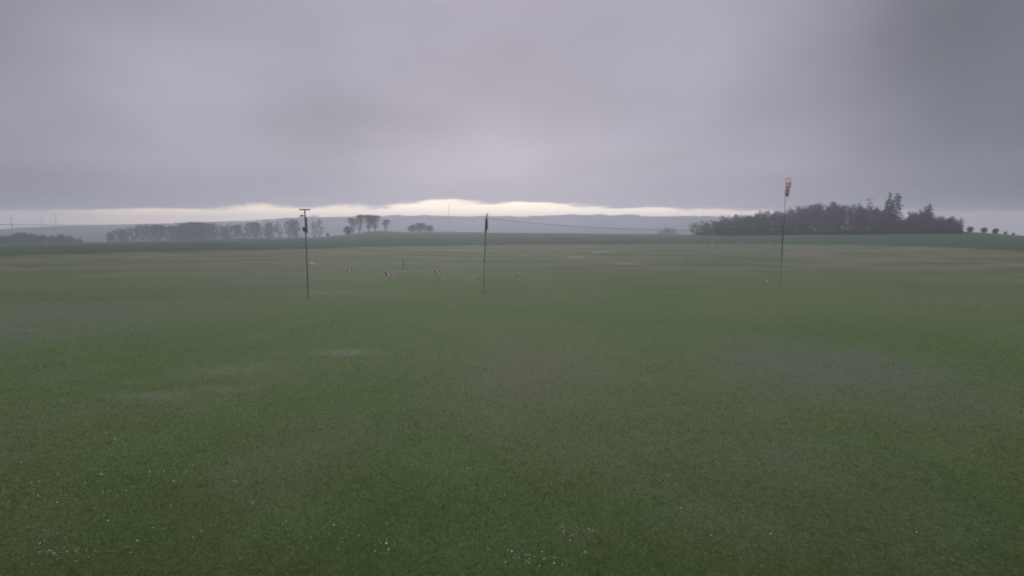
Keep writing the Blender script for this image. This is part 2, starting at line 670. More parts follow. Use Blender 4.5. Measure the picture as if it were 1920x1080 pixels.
def bare_tree(seed, H=16.0, spread=0.45, trunks=1, low=0.25, tw=0.022, vase=False, zc=None):
    """returns (trunk segs, crown segs) of a leafless broadleaf tree H m tall"""
    rd = random.Random(seed)
    trunk, crown = [], []

    RX = H * spread * 1.05
    ZC = H * (zc if zc is not None else 0.5 + low * 0.45)
    RZ = H - ZC
    ph = [rd.uniform(0, 6.28) for _ in range(4)]

    def inside(p):
        a = math.atan2(p.y, p.x)
        lump = 1 + 0.13 * math.sin(3 * a + ph[0]) + 0.10 * math.sin(5 * a + ph[1] + p.z) + rd.uniform(-0.42, 0.12)
        if vase:                              # fan shape: wider the higher it goes, ragged flat dome on top
            t_ = max(0.0, p.z / H)
            return math.hypot(p.x, p.y) < RX * (0.12 + 1.05 * t_) * lump and t_ < 1.02 - 0.16 * (math.hypot(p.x, p.y) / RX) ** 2 + rd.uniform(-0.05, 0.05)
        zr = RZ if p.z > ZC else (ZC * 1.7 if zc is not None else ZC - low * H * 0.5)
        return (math.hypot(p.x, p.y) / RX) ** 2 + ((p.z - ZC) / zr) ** 2 < lump

    def rv(s=1.0):
        return Vector((rd.uniform(-1, 1), rd.uniform(-1, 1), rd.uniform(-1, 1))) * s

    def grow(p, d, L, r, depth, store):
        steps = 3 if depth < 3 else 2
        pts = [(p, r)]
        q, dd = p.copy(), d.copy()
        for s in range(steps):
            dd = (dd + rv(0.16 + 0.05 * depth) + Vector((0, 0, 0.10 if depth > 0 else 0.0))).normalized()
            q2 = q + dd * (L / steps)
            if not inside(q2):
                return
            r2 = max(r * (1 - 0.62 * (s + 1) / steps), tw * 0.6)
            store.append((q, q2, pts[-1][1], r2))
            pts.append((q2, r2))
            q = q2
        if depth >= 5:
            return
        nb = [0, 5, 5, 5, 5][depth] if depth else 0
        for b in range(nb):
            t = rd.uniform(0.25, 1.0) if depth > 0 else 1
            i = min(int(t * steps), steps - 1)
            bp = pts[i][0].lerp(pts[i + 1][0], t * steps - i)
            ang = rd.uniform(0.35, 0.95)
            ax = dd.cross(rv()).normalized()
            nd = (dd * math.cos(ang) + ax * math.sin(ang)).normalized()
            grow(bp, nd, L * rd.uniform(0.42, 0.66), max(pts[i + 1][1] * 0.62, tw), depth + 1, crown)

    for k in range(trunks):
        base = Vector((rd.uniform(-0.5, 0.5), rd.uniform(-0.5, 0.5), 0)) if trunks > 1 else Vector((0, 0, 0))
        lean = rv(0.08 if trunks == 1 else 0.22)
        d = Vector((lean.x, lean.y, 1)).normalized()
        q = base.copy()
        r = H * 0.017 / (trunks ** 0.4)
        N = 9
        for s in range(N):
            d = (d + Vector((rd.uniform(-.07, .07), rd.uniform(-.07, .07), 0.03))).normalized()
            q2 = q + d * (H * 0.93 / N)
            r2 = H * 0.017 / (trunks ** 0.4) * (1 - 0.88 * (s + 1) / N)
            trunk.append((q, q2, r, max(r2, tw)))
            tt = (s + 1) / N
            if tt > low:
                for b in range(4 if tt < 0.85 else 6):
                    a = rd.uniform(0, 2 * math.pi)
                    up = 0.35 + 1.1 * tt
                    nd = Vector((math.cos(a), math.sin(a), up)).normalized()
                    prof = math.sin(math.pi * min(1.0, (tt - low * 0.4) / (1.15 - low * 0.4))) * 0.75 + 0.25
                    grow(q.lerp(q2, rd.random()), nd, H * spread * prof * rd.uniform(0.55, 0.95), max(r2 * 0.55, tw * 1.3), 2 if trunks > 1 else 2, crown)
            q, r = q2, r2
    return trunk, crown


def segs_mesh(name, segs, mat, n=3):
    P0 = np.array([tuple(s[0]) for s in segs])
    P1 = np.array([tuple(s[1]) for s in segs])
    r0 = np.array([s[2] for s in segs])
    r1 = np.array([s[3] for s in segs])
    V, Q = seg_prism(P0, P1, r0, r1, n)
    return mesh_np(name, V, Q, mat)


def make_variants(specs, twigmat):
    out = []
    for (seed, kw) in specs:
        t, c = bare_tree(seed, **kw)
        n_ = kw.get('trunks', 1)
        tm = [segs_mesh('trunk', t[i * 9:(i + 1) * 9], 'bark', 6) for i in range(n_)]
        cm = segs_mesh('crown', c, twigmat, 3)
        top = max(max(s[1].z for s in c), max(s[1].z for s in t))
        out.append((tm, cm, top))
    return out


WOOD = make_variants([(11, dict(H=16, spread=0.30, low=0.08)), (12, dict(H=16, spread=0.25, low=0.12)),
                      (13, dict(H=16, spread=0.32, low=0.05, trunks=2)), (14, dict(H=16, spread=0.27, low=0.10)),
                      (15, dict(H=16, spread=0.30, low=0.05, trunks=2))], 'twig')
OPEN = make_variants([(21, dict(H=12, spread=0.30, low=0.20)), (22, dict(H=12, spread=0.34, low=0.18)),
                      (23, dict(H=12, spread=0.34, low=0.08, trunks=3)), (24, dict(H=12, spread=0.27, low=0.22)),
                      (25, dict(H=12, spread=0.42, low=0.15, trunks=3, vase=True)), (26, dict(H=12, spread=0.36, low=0.22, trunks=2, vase=True))], 'red_twig')
BUSH = make_variants([(31, dict(H=5, spread=0.5, low=0.03, trunks=4, tw=0.016, zc=0.32)), (32, dict(H=5, spread=0.55, low=0.03, trunks=5, tw=0.016, zc=0.36))], 'twig')


def put_tree(name, var, px, pytop, dist, label, group=None, cat='tree', wide=1.0, minh=2.0):
    """tree standing on the terrain in the direction of px, its top at pytop"""
    a = math.atan((px - 960) / F * CT)
    x, y = dist * math.sin(a), dist * math.cos(a)
    zb = tz(x, y) - 0.15
    zt = CAM_H + y * float(tanel(pytop))
    h = max(zt - zb, minh)
    tm, cm, top = var
    s = h / top
    o = thing(name, (x, y, zb), label, cat, group, (0, 0, random.uniform(0, 6.28)))
    o.scale = (s * wide, s * wide, s)
    for t_ in tm:
        link('trunk', t_, o)
    link('crown', cm, o)
    return o


# the wood on the rise to the right
TOP_PX = [1285, 1297, 1322, 1380, 1400, 1420, 1450, 1475, 1490, 1520, 1540, 1580, 1620, 1655, 1668, 1690, 1698, 1706, 1730, 1745, 1756, 1770, 1782, 1794, 1812, 1830]
TOP_PY = [424, 417, 411, 403, 399, 397, 394, 391, 387, 383, 378, 381, 385, 388, 400, 404, 412, 398, 390, 396, 407, 409, 406, 415, 428, 432]
WG = 'bare broadleaf trees of the wood on the right rise'
WL = 'bare dark broadleaf tree inside the dense wood on the right-hand rise'


def wood_label(px, dist):
    sec = next(t for lim, t in ((1400, 'in the low left tail of the wood'), (1500, 'in the wood behind the windsock pole'),
                                (1600, 'in the tall middle of the wood'), (1700, 'around the spruces of the wood'),
                                (9999, 'in the lower right end of the wood')) if px < lim)
    f = 'bare tree at the front edge, ' if dist < 310 else 'bare tree standing deeper, '
    return f + sec, ('front trees ' if dist < 310 else 'deeper trees ') + sec


for row, (dist, n, drop) in enumerate(((300, 46, 7), (312, 46, 2), (326, 46, 0), (340, 40, 1))):
    for i in range(n):
        px = 1300 + (1808 - 1300) * (i + 0.5) / n + random.uniform(-7, 7)
        if dist < 320 and px < 1335:
            continue
        top = float(np.interp(px, TOP_PX, TOP_PY)) + drop + random.uniform(-5, 7)
        put_tree('broadleaf_tree', WOOD[random.randrange(5)], px, top, dist + random.uniform(-4, 4), *wood_label(px, dist), wide=random.uniform(0.85, 1.1) * (1 + 0.9 * max(0, (top - 385) / 50)))


# spruces and pines
def spruce(seed, H=24.0, gaps=0.25, base_r=4.2, bare=0.1):
    rd = random.Random(seed)
    trunk, crown = [], []
    N = 14
    p = Vector((0, 0, 0))
    for s in range(N):
        q = Vector((rd.uniform(-.08, .08), rd.uniform(-.08, .08), H * (s + 1) / N))
        trunk.append((p, q, 0.30 * (1 - s / N) + 0.04, 0.30 * (1 - (s + 1) / N) + 0.04))
        p = q
    z = H * bare
    while z < H * 0.985:
        t = z / H
        L0 = base_r * (1 - t) ** 0.6 + 0.3
        for b in range(6):
            if rd.random() < gaps:
                continue
            a = rd.uniform(0, 2 * math.pi)
            L = L0 * rd.uniform(0.6, 1.15)
            d = Vector((math.cos(a), math.sin(a), 0.25 - 0.15 * (1 - t)))
            pts = [Vector((0, 0, z))]
            dd = d.normalized()
            M = 5
            for s in range(M):
                dd = (dd + Vector((0, 0, -0.13 if s < 3 else 0.10))).normalized()
                pts.append(pts[-1] + dd * L / M)
            for s in range(M):
                r = 0.05 * (1 - s / M) + 0.025
                crown.append((pts[s], pts[s + 1], r, r * 0.8))
                if s >= 1:
                    side = Vector((-math.sin(a), math.cos(a), 0))
                    for sgn in (-1, 1):
                        for e in range(3):
                            w0 = pts[s].lerp(pts[s + 1], rd.random())
                            tip = w0 + (side * sgn * rd.uniform(0.2, 0.8) * (1.1 - s / 8) + dd * rd.uniform(.1, .5)) * min(1, L / 2.2) + Vector((0, 0, -rd.uniform(0.25, 0.8) * min(1, L / 2)))
                            crown.append((w0, tip, 0.09, 0.03))
        z += H * 0.024 * rd.uniform(0.7, 1.4)
    return [segs_mesh('trunk', trunk, 'bark', 6)], segs_mesh('crown', crown, 'needle', 3), H


def pine(seed, H=22.0):
    rd = random.Random(seed)
    trunk, crown = [], []
    p = Vector((0, 0, 0))
    N = 10
    for s in range(N):
        q = Vector((p.x + rd.uniform(-.25, .25), p.y + rd.uniform(-.25, .25), H * (s + 1) / N))
        trunk.append((p, q, 0.26 * (1 - s / N) + 0.06, 0.26 * (1 - (s + 1) / N) + 0.06))
        if s >= 5:
            for b in range(4):
                a = rd.uniform(0, 6.28)
                L = rd.uniform(1.2, 3.0) * (1.3 - 0.06 * s)
                e = p + Vector((math.cos(a) * L, math.sin(a) * L, rd.uniform(-0.1, 1.0)))
                crown.append((p, e, 0.07, 0.035))
                for c in range(46):
                    o = Vector((rd.gauss(0, .45), rd.gauss(0, .45), rd.gauss(0, .28)))
                    u = Vector((rd.uniform(-1, 1), rd.uniform(-1, 1), rd.uniform(-.3, 1))) * 0.28
                    crown.append((e + o, e + o + u, 0.045, 0.015))
        p = q
    return [segs_mesh('trunk', trunk, 'bark', 6)], segs_mesh('crown', crown, 'needle', 3), H


SP = [spruce(41, gaps=0.28, bare=0.18, base_r=4.4), spruce(42, gaps=0.22, bare=0.12, base_r=4.6)]
PN = pine(43)
put_tree('spruce_tree', SP[0], 1663, 357.5, 306, 'tall dark spruce, left of the twin spruces rising highest above the wood', wide=0.85)
put_tree('spruce_tree', SP[1], 1677, 361, 304, 'tall dark spruce, right of the twin spruces, with long drooping right-hand branches', wide=1.25)
put_tree('spruce_tree', SP[1], 1739, 381, 305, 'lower pointed spruce in the wood right of the twin spruces', wide=1.1)
put_tree('pine_tree', PN, 1627, 369, 308, 'sparse crooked pine poking above the wood left of the twin spruces', wide=0.8)
put_tree('pine_tree', PN, 1608, 378, 310, 'small tufted pine top just above the canopy of the wood', wide=0.6)
put_tree('broadleaf_tree', OPEN[3], 1801, 407, 306, 'thin bare tree standing loose at the right end of the wood', wide=0.8)
put_tree('broadleaf_tree', OPEN[0], 1784, 403, 308, 'slender bare tree with an upright tip near the right end of the wood', wide=0.7)

def bush_at(px, dist, h, label, group=None, wide=1.3, var=None, name='bush', cat='bush'):
    a = math.atan((px - 960) / F * CT)
    x, y = dist * math.sin(a), dist * math.cos(a)
    zb = tz(x, y) - 0.1
    tm, cm, top = var or BUSH[random.randrange(2)]
    s = h / top
    o = thing(name, (x, y, zb), label, cat, group, (0, 0, random.uniform(0, 6.28)))
    o.scale = (s * wide, s * wide, s)
    for t_ in tm:
        link('trunk', t_, o)
    link('crown', cm, o)
    return o


SK = 'dark bare bush at the foot of the wood'


def skirt(px):
    return ', left of the windsock pole' if px < 1465 else ', below its tallest middle part' if px < 1640 else ', from the spruces to the right end'


for i in range(80):
    px = 1300 + 515 * (i + 0.5) / 80 + random.uniform(-3, 3)
    bush_at(px, 296 + (16 if px < 1360 else 0) + random.uniform(-4, 4), random.uniform(2.0, 4.2) * min(1, 0.5 + (px - 1295) / 120, 0.45 + (1815 - px) / 60),
            SK + skirt(px), 'bushes at the foot of the wood' + skirt(px), 1.4)

# two small round trees and scrub on the bare skyline at far right
for px, py, lb in ((1845, 425.5, 'small round bare tree on the skyline right of the wood, nearer to the wood'),
                   (1867, 427.5, 'small round bare tree on the skyline, the one further right')):
    put_tree('small_tree', BUSH[1], px, py, 343, lb, wide=1.15)
for px, h, lb in ((1886, 1.6, 'low scrub bush on the skyline just right of the two small trees'),
                  (1901, 1.3, 'lowest scrub bush on the skyline at the right edge'),
                  (1819, 3.0, 'ragged bush at the outer right tip of the wood')):
    bush_at(px, 343, h, lb, None, 1.2)

# trees beyond the meadow on the left
TREES = [  # px, top, distance, variant, width, label
    (652, 423, 392, 'B', 1.3, 'small round bare bush left of the trees on the mound'),
    (662, 407, 398, 5, 1.2, 'slim bare tree on the left foot of the mound'),
    (674, 401, 396, 5, 1.3, 'tall slender bare tree on the left slope of the mound'),
    (692, 401, 392, 4, 1.35, 'broad bare tree with fanned branches on top of the mound, left one'),
    (703, 402, 394, 4, 1.4, 'broad bare tree with fanned branches on top of the mound, right one'),
    (723, 411, 392, 5, 1.5, 'single narrow bare tree on the right side of the mound'),
    (614, 436, 400, 'B', 1.0, 'tiny bush on the field edge between the mast and the mound'),
    (600, 409, 560, 0, 0.8, 'misty tall bare tree just right of the mast'),
    (589, 413, 560, 3, 0.9, 'misty narrow bare tree close to the right of the mast'),
    (553, 407, 540, 2, 1.0, 'large misty bare tree just left of the mast, brownish crown'),
    (541, 411, 545, 0, 0.9, 'misty bare tree, second to the left of the mast'),
    (524, 415, 550, 1, 0.9, 'misty bare tree, third to the left of the mast'),
    (505, 413, 550, 2, 1.0, 'broad misty bare tree in the left tree row, fourth from the mast'),
    (486, 417, 545, 3, 1.1, 'low misty bare tree in the left tree row, fifth from the mast'),
    (1252, 424, 640, 2, 1.2, 'small misty bare tree before the far hill, left of the wood'),
    (1262, 427, 640, 1, 1.1, 'smaller misty bare tree beside the one before the far hill'),
    (1244, 430, 640, 'B', 1.3, 'low misty bush before the far hill left of the wood'),
]
for px, top, dist, v, wd, lb in TREES:
    if v == 'B':
        put_tree('bush', BUSH[0], px, top, dist, lb, cat='bush', wide=wd)
    else:
        put_tree('broadleaf_tree', OPEN[v], px, top, dist, lb, wide=wd)
# round copse between mound and net post
for i, (px, top) in enumerate(((768, 425), (774, 421), (781, 418), (789, 416.5), (797, 417.5), (804, 421), (809, 425))):
    put_tree('broadleaf_tree', OPEN[2 if i % 2 else 1], px, top, 425 + 6 * (i % 3), 'bare tree of the rounded misty copse between the mound and the tall net post',
             group='trees of the rounded copse', wide=2.3)
# tree row at the left, thick and misty
def row_part(px):
    return 'at its low left end' if px < 262 else 'left of its tallest clump' if px < 330 else 'within its tallest clump' if px < 402 else 'nearest the crossbar mast'


for i, px in enumerate(np.concatenate([np.linspace(205, 478, 34), np.linspace(330, 400, 8)])):
    top = float(np.interp(px, (200, 225, 262, 300, 325, 350, 370, 400, 420, 470), (432, 425, 420, 418, 423, 416, 413, 416, 420, 415))) + random.uniform(-1, 3)
    put_tree('broadleaf_tree', (OPEN + WOOD)[random.choice((0, 1, 2, 4, 6))], px, top, 540 + random.uniform(-20, 60),
             'misty bare tree in the thick left-hand row, ' + row_part(px), group='trees of the left-hand row, ' + row_part(px), wide=random.uniform(0.8, 1.1))
for i, px in enumerate((-12, 4, 20, 34, 47, 60, 78, 95, 112, 128, 146)):
    top = float(np.interp(px, (0, 40, 60, 95, 120, 150), (441, 433, 436, 440, 438, 446))) + random.uniform(-1, 1.5)
    put_tree('bush', BUSH[i % 2], px, top, 520 + random.uniform(-8, 30),
             'low misty thicket bush at the far left beyond the field', 'thicket bushes at the far left', 'bush', wide=1.1)


# ------------------------------------------------------------------ woodland on the far ridge
def far_woodland():
    V, Fc = [], []
    rd = np.random.default_rng(3)
    ico = None
    n = 5200
    pxs = np.concatenate([rd.uniform(560, 1420, n - 900), rd.uniform(330, 560, 900)])
    rs = rd.uniform(RIDGE_R - 190, RIDGE_R + 40, n)
    th = np.linspace(0, 2 * math.pi, 6, endpoint=False)
    for px, r in zip(pxs, rs):
        dens = 0.5 + 0.5 * math.sin(px * 0.045) * math.sin(px * 0.017 + 1)
        if px < 560 and rd.random() > 0.35:
            continue
        a = math.atan((px - 960) / F * CT)
        x, y = r * math.sin(a), r * math.cos(a)
        z = tz(x, y) - 0.5
        lump_ = max(0, mnoise.noise(Vector((px * 0.03, r * 0.004, 1.5)))) * 6
        h = (3.5 + 4.0 * rd.random() + lump_) * (1.0 if px > 560 else 0.6)
        wv = h * rd.uniform(0.28, 0.5)
        b = len(V)
        for (fz, fr) in ((0.0, 0.35), (0.35, 1.0), (0.75, 0.75)):
            for t in th:
                rr = wv * fr * rd.uniform(0.8, 1.2)
                V.append((x + math.cos(t) * rr, y + math.sin(t) * rr, z + h * fz * rd.uniform(0.92, 1.08)))
        V.append((x, y, z + h))
        for i in range(2):
            for k_ in range(6):
                Fc.append((b + i * 6 + k_, b + i * 6 + (k_ + 1) % 6, b + (i + 1) * 6 + (k_ + 1) % 6, b + (i + 1) * 6 + k_))
        for k_ in range(6):
            Fc.append((b + 12 + k_, b + 12 + (k_ + 1) % 6, b + 18, b + 18))
    me = bpy.data.meshes.new('far_woodland')
    me.from_pydata(V, [], [f if f[2] != f[3] else f[:3] for f in Fc])
    me.update()
    me.materials.append(MATS['far_wood'])
    link('far_woodland', me, kind='stuff', label='hazy woodland covering the far ridge')


far_woodland()

# copse that stands up from the ridge right of the mast
for i, (px, top) in enumerate(((583, 404.5), (587, 403), (591, 402.5), (595, 402.5), (598, 404), (602, 407))):
    put_tree('broadleaf_tree', WOOD[i % 5], px, top, 1380, 'faint tree of the flat-topped copse on the ridge right of the mast',
             group='trees of the flat-topped ridge copse', wide=1.1)
for px, top, lb in ((612, 407.5, 'faint small tree on the ridge right of the flat-topped copse'),
                    (1328, 403, 'faint bare tree on the ridge left of the wood'),
                    (1350, 402, 'faint round bare tree on the ridge, first left of the wood'),
                    (1365, 401, 'faint bare tree on the ridge touching the wood')):
    put_tree('broadleaf_tree', WOOD[2], px, top, 1400 if px < 1000 else 1300, lb, wide=0.9)


# ------------------------------------------------------------------ masts on the horizon
def mast(px, ytop, dist, r, label, cross):
    a = math.atan((px - 960) / F * CT)
    x, y = dist * math.sin(a), dist * math.cos(a)
    zb = tz(x, y) - 0.5
    h = CAM_H + y * float(tanel(ytop)) - zb
    o = thing('horizon_mast', (x, y, zb), label, 'mast', 'thin masts on the horizon')
    m = MB().tube([(0, 0, 0), (0, 0, h * 0.5), (0, 0, h)], [r * 1.3, r, r * 0.7], 8)
    m.build('pole', 'dark_steel' if cross else 'mast_grey', o)
    if cross:
        MB().box((0, 0, h - r * 3), (r * 9, r * 1.4, r * 1.4)).build('crossarm', 'dark_steel', o)
    else:
        MB().tube([(0, 0, h), (0, 0, h + 3)], r * 0.3, 6).build('antenna', 'mast_grey', o)
    return o


mast(23, 407, 1120, 0.50, 'dark thin mast with short crossarm at the far left, leftmost on the horizon', True)
mast(80, 406, 1200, 0.40, 'dark thin mast on the left horizon, second from the left edge', True)
mast(106, 401, 1250, 0.45, 'taller dark thin mast on the left horizon, third from the left edge', True)
mast(842, 384, 1120, 0.55, 'tall pale mast alone on the central ridge, left of the net post', False)
mast(1271, 395, 1300, 0.40, 'faint thin mast on the ridge, leftmost of the three left of the wood', False)
mast(1303, 396, 1300, 0.35, 'faint thin mast on the ridge, middle of the three left of the wood', False)
mast(1316, 397, 1300, 0.40, 'faint thin mast on the ridge, nearest to the wood', False)


# ------------------------------------------------------------------ puddles
def puddle(px, py, wpx, hpx, seed):
    c = on_flat(px, py)
    L = on_flat(px - wpx / 2, py)
    Rr = on_flat(px + wpx / 2, py)
    n1_ = on_flat(px, py - hpx / 2)
    n2_ = on_flat(px, py + hpx / 2)
    rx, ry = (Rr.x - L.x) / 2, (n1_.y - n2_.y) / 2
    rd = random.Random(seed)
    ph = [rd.uniform(0, 6.28) for _ in range(4)]
    V = [(0, 0, 0)]
    N = 40
    for i in range(N):
        t = 2 * math.pi * i / N
        k_ = 1 + 0.22 * math.sin(2 * t + ph[0]) + 0.16 * math.sin(3 * t + ph[1]) + 0.12 * math.sin(5 * t + ph[2]) + 0.08 * math.sin(9 * t + ph[3])
        V.append((rx * k_ * math.cos(t), ry * k_ * math.sin(t), 0))
    me = bpy.data.meshes.new('puddle')
    me.from_pydata(V, [], [(0, 1 + i, 1 + (i + 1) % N) for i in range(N)])
    me.materials.append(MATS['puddle_water'])
    link('puddle', me, None, (c.x, c.y, tz(c.x, c.y) + 0.036 + 0.0), kind='structure')


for i, (px, py, w_, h_) in enumerate((
        (1502, 490.5, 62, 2.2), (1098, 463, 24, 1.0), (1127, 473, 50, 1.4), (1081, 482.5, 36, 2.0), (1174, 494.7, 40, 1.6),
        (1199, 480, 20, 1.0), (1592, 478.3, 22, 1.0), (1644, 484, 12, 1.2), (1675, 480, 22, 1.0), (291, 503, 34, 1.6),
        (103, 507, 28, 1.4), (362, 506, 36, 1.4), (1026, 495.5, 12, 0.9), (900, 470.5, 60, 1.0), (870, 469, 36, .8), (257, 569, 32, 2.2))):
    puddle(px, py, w_, h_, i)

# ------------------------------------------------------------------ crossbar mast on the left
def lean_points(top, base, n=3):
    return [base.lerp(top, i / (n - 1)) for i in range(n)]


TB = on_flat(578, 560)
YM = TB.y
TTOP = at(571.5, 394, YM)
tm_ = thing('crossbar_mast', TB, 'slim grey mast with a crossbar on top, left of the striped barrier line', 'mast')
dt = TTOP - TB
MB().tube([(0, 0, -0.2), dt * 0.5, dt], [0.044, 0.040, 0.036], 10).build('pole', 'pole_steel', tm_)
MB().box((dt.x, dt.y, dt.z + 0.03), (0.62, 0.07, 0.07)).build('crossbar', 'pole_steel', tm_)
j1, j2 = at(573, 407, YM) - TB, at(575, 437, YM) - TB
MB().tube([j1 + Vector((0.01, 0, 0)), j2 + Vector((0.01, 0, 0))], [0.064, 0.064], 10).build('sleeve', 'pole_steel', tm_)
jb = at(571, 430, YM) - TB
MB().box((jb.x + 0.0, jb.y - 0.1, jb.z), (0.09, 0.12, 0.26)).build('control_box', 'mast_grey', tm_)
ja = at(572, 405, YM) - TB
jv = at(565, 405.5, YM) - TB
br = MB().tube([ja, at(566, 403.8, YM) - TB], 0.014, 6).build('bracket', 'dark_steel', tm_)
MB().tube([at(562.5, 405.8, YM) - TB, at(565, 404.3, YM) - TB, at(569, 404.6, YM) - TB], [0.02, 0.05, 0.03], 8).build('lamp_head', 'dark_steel', tm_)

# ------------------------------------------------------------------ net posts
NB = on_flat(906, 552)
YN = NB.y
np1 = thing('net_post', NB, 'thin bent net post near the centre with a dark thick upper section', 'post')
q = [at(906, 552, YN), at(908, 500, YN), at(910.5, 436, YN)]
MB().tube([p - NB + (Vector((0, 0, -0.2)) if i == 0 else Vector()) for i, p in enumerate(q)], 0.026, 10).build('pole', 'pole_steel', np1)
MB().tube([at(910.5, 437, YN) - NB, at(912, 409, YN) - NB], 0.060, 10).build('sleeve', 'dark_steel', np1)
MB().tube([at(911.8, 412, YN) - NB, at(913.7, 400, YN) - NB], 0.034, 8).build('tip', 'dark_steel', np1)
MB().box((at(912.5, 421, YN) - NB), (0.13, 0.10, 0.62)).build('net_bundle', 'dark_steel', np1)
for py in (459, 471, 488):
    s = at(908.5 + (488 - py) * 0.035, py, YN) - NB
    MB().tube([s - Vector((0, 0, 0.035)), s + Vector((0, 0, 0.035))], 0.055 if py == 488 else 0.042, 10).build('clamp', 'dark_steel', np1)

RB = on_flat(1464, 536)
YR = RB.y
np2 = thing('net_post', RB, 'thin net post on the right, in line with the windsock', 'post')
MB().tube([(0, 0, -0.2), at(1467.3, 424, YR) - RB], [0.026, 0.022], 10).build('pole', 'pole_steel', np2)
c_ = at(1467.2, 424.5, YR) - RB
MB().tube([c_ - Vector((0, 0, 0.05)), c_ + Vector((0, 0, 0.03))], 0.05, 8).build('cap', 'dark_steel', np2)

LB = on_flat(-190, 566)
YL = LB.y
np3 = thing('net_post', LB, 'net post outside the left edge of the picture', 'post')
MB().tube([(0, 0, -0.2), at(-200, 413, YL) - LB], [0.034, 0.028], 10).build('pole', 'pole_steel', np3)
MB().tube([at(-200, 414, YL) - LB, at(-200, 412, YL) - LB], 0.05, 8).build('cap', 'dark_steel', np3)


# ------------------------------------------------------------------ nets
def strands(P0, P1, rad):
    return seg_prism(np.array(P0), np.array(P1), np.full(len(P0), rad), np.full(len(P0), rad), 3)


def net(A, B, prof_px, prof_py, label):
    """net between ground points A and B, top rope through given pixels"""
    n_cells = int((B - A).length / 0.155)

    def top(t):
        p = A.lerp(B, t)
        px = 960 + F * (p.x / p.y) / CT
        zt = 0
        for _ in range(3):                    # pixel column of the rope point itself
            py = np.interp(px, prof_px, prof_py)
            zt = CAM_H + p.y * float(tanel(py))
            depth = p.y * CT - (zt - CAM_H) * ST
            px = 960 + F * p.x / depth
        return Vector((p.x, p.y, zt))
    o = thing('safety_net', A, label, 'net')
    tops = [top(i / n_cells) - A for i in range(n_cells + 1)]
    bots = [A.lerp(B, i / n_cells) - A + Vector((0, 0, 0.06)) for i in range(n_cells + 1)]
    MB().tube(tops[::4] + [tops[-1]], 0.0085, 6).build('top_rope', 'net_cord', o)
    MB().tube([bots[0], bots[-1]], 0.0028, 6).build('bottom_rope', 'net_cord', o)
    P0, P1 = [], []
    # verticals, each a little slack
    for i in range(1, n_cells):
        t_, b_ = tops[i], bots[i]
        sway = 0.03 * math.sin(i * 0.7) + 0.02 * math.sin(i * 2.3)
        mid = t_.lerp(b_, 0.5) + Vector((sway * 0.4, sway, 0))
        P0 += [t_, mid]
        P1 += [mid, b_]
    hmin = min(t_.z for t_ in tops)
    rows = int(max(t_.z for t_ in tops) / 0.155)
    for r_ in range(1, rows):
        for i in range(n_cells):
            f0 = r_ / rows
            a_ = bots[i].lerp(tops[i], f0)
            b_ = bots[i + 1].lerp(tops[i + 1], f0)
            s0 = (0.03 * math.sin(i * 0.7) + 0.02 * math.sin(i * 2.3)) * (1 - abs(2 * f0 - 1)) if 0 < i else 0
            j = i + 1
            s1 = (0.03 * math.sin(j * 0.7) + 0.02 * math.sin(j * 2.3)) * (1 - abs(2 * f0 - 1)) if j < n_cells else 0
            P0.append(a_ + Vector((s0 * .4, s0, 0)))
            P1.append(b_ + Vector((s1 * .4, s1, 0)))
    V, Q = strands([tuple(p) for p in P0], [tuple(p) for p in P1], 0.0024)
    link('netting', mesh_np('netting', V, Q, 'net_cord'), o, kind='stuff')
    return o


net(NB + Vector((0.06, 0, 0)), RB, (914, 917, 1005, 1060, 1120, 1180, 1255, 1300, 1350, 1400, 1440, 1467),
    (409, 410, 419, 423.5, 427, 429.5, 431.5, 431.3, 430.3, 428.5, 426.5, 424.5),
    'fine dark safety net sagging between the centre post and the right post')
net(LB, TB + Vector((-0.06, 0, 0)), (-200, -100, 0, 100, 190, 325, 480, 572), (413, 418.5, 421, 422.2, 422.3, 419.5, 413.5, 407.5),
    'fine dark safety net running left from the crossbar mast out of the picture')

# ------------------------------------------------------------------ barrier line with striped boards
def barrier_y(px):
    return np.interp(px, (582, 620, 655, 690, 728, 755, 790, 822, 860, 905), (492.5, 498, 503, 506.3, 508.2, 508.6, 507.5, 504.8, 498.5, 488.5))


def barrier_pt(px, dy=0.0):
    t = (px - 578) / (906 - 578)
    return at(px, float(barrier_y(px)) + dy, YM + (YN - YM) * t)


start = barrier_pt(580)
rope = thing('barrier_rope', start, 'thin pale barrier rope sagging between the crossbar mast and the net post', 'rope')
MB().tube([barrier_pt(px) - start for px in np.linspace(580, 907, 40)], 0.0085, 6).build('cord', 'rope_white', rope)
MB().tube([at(583, 493.2, YM) - start, at(590, 496, YM) - start], [0.045, 0.04], 8).build('handle', 'white_plastic', rope)
for px in (757, 782):
    a0 = barrier_pt(px) - start
    a1 = barrier_pt(px + 4.5) - start
    MB().tube([a0, a1], 0.018, 6).build('tag', 'white_plastic', rope)


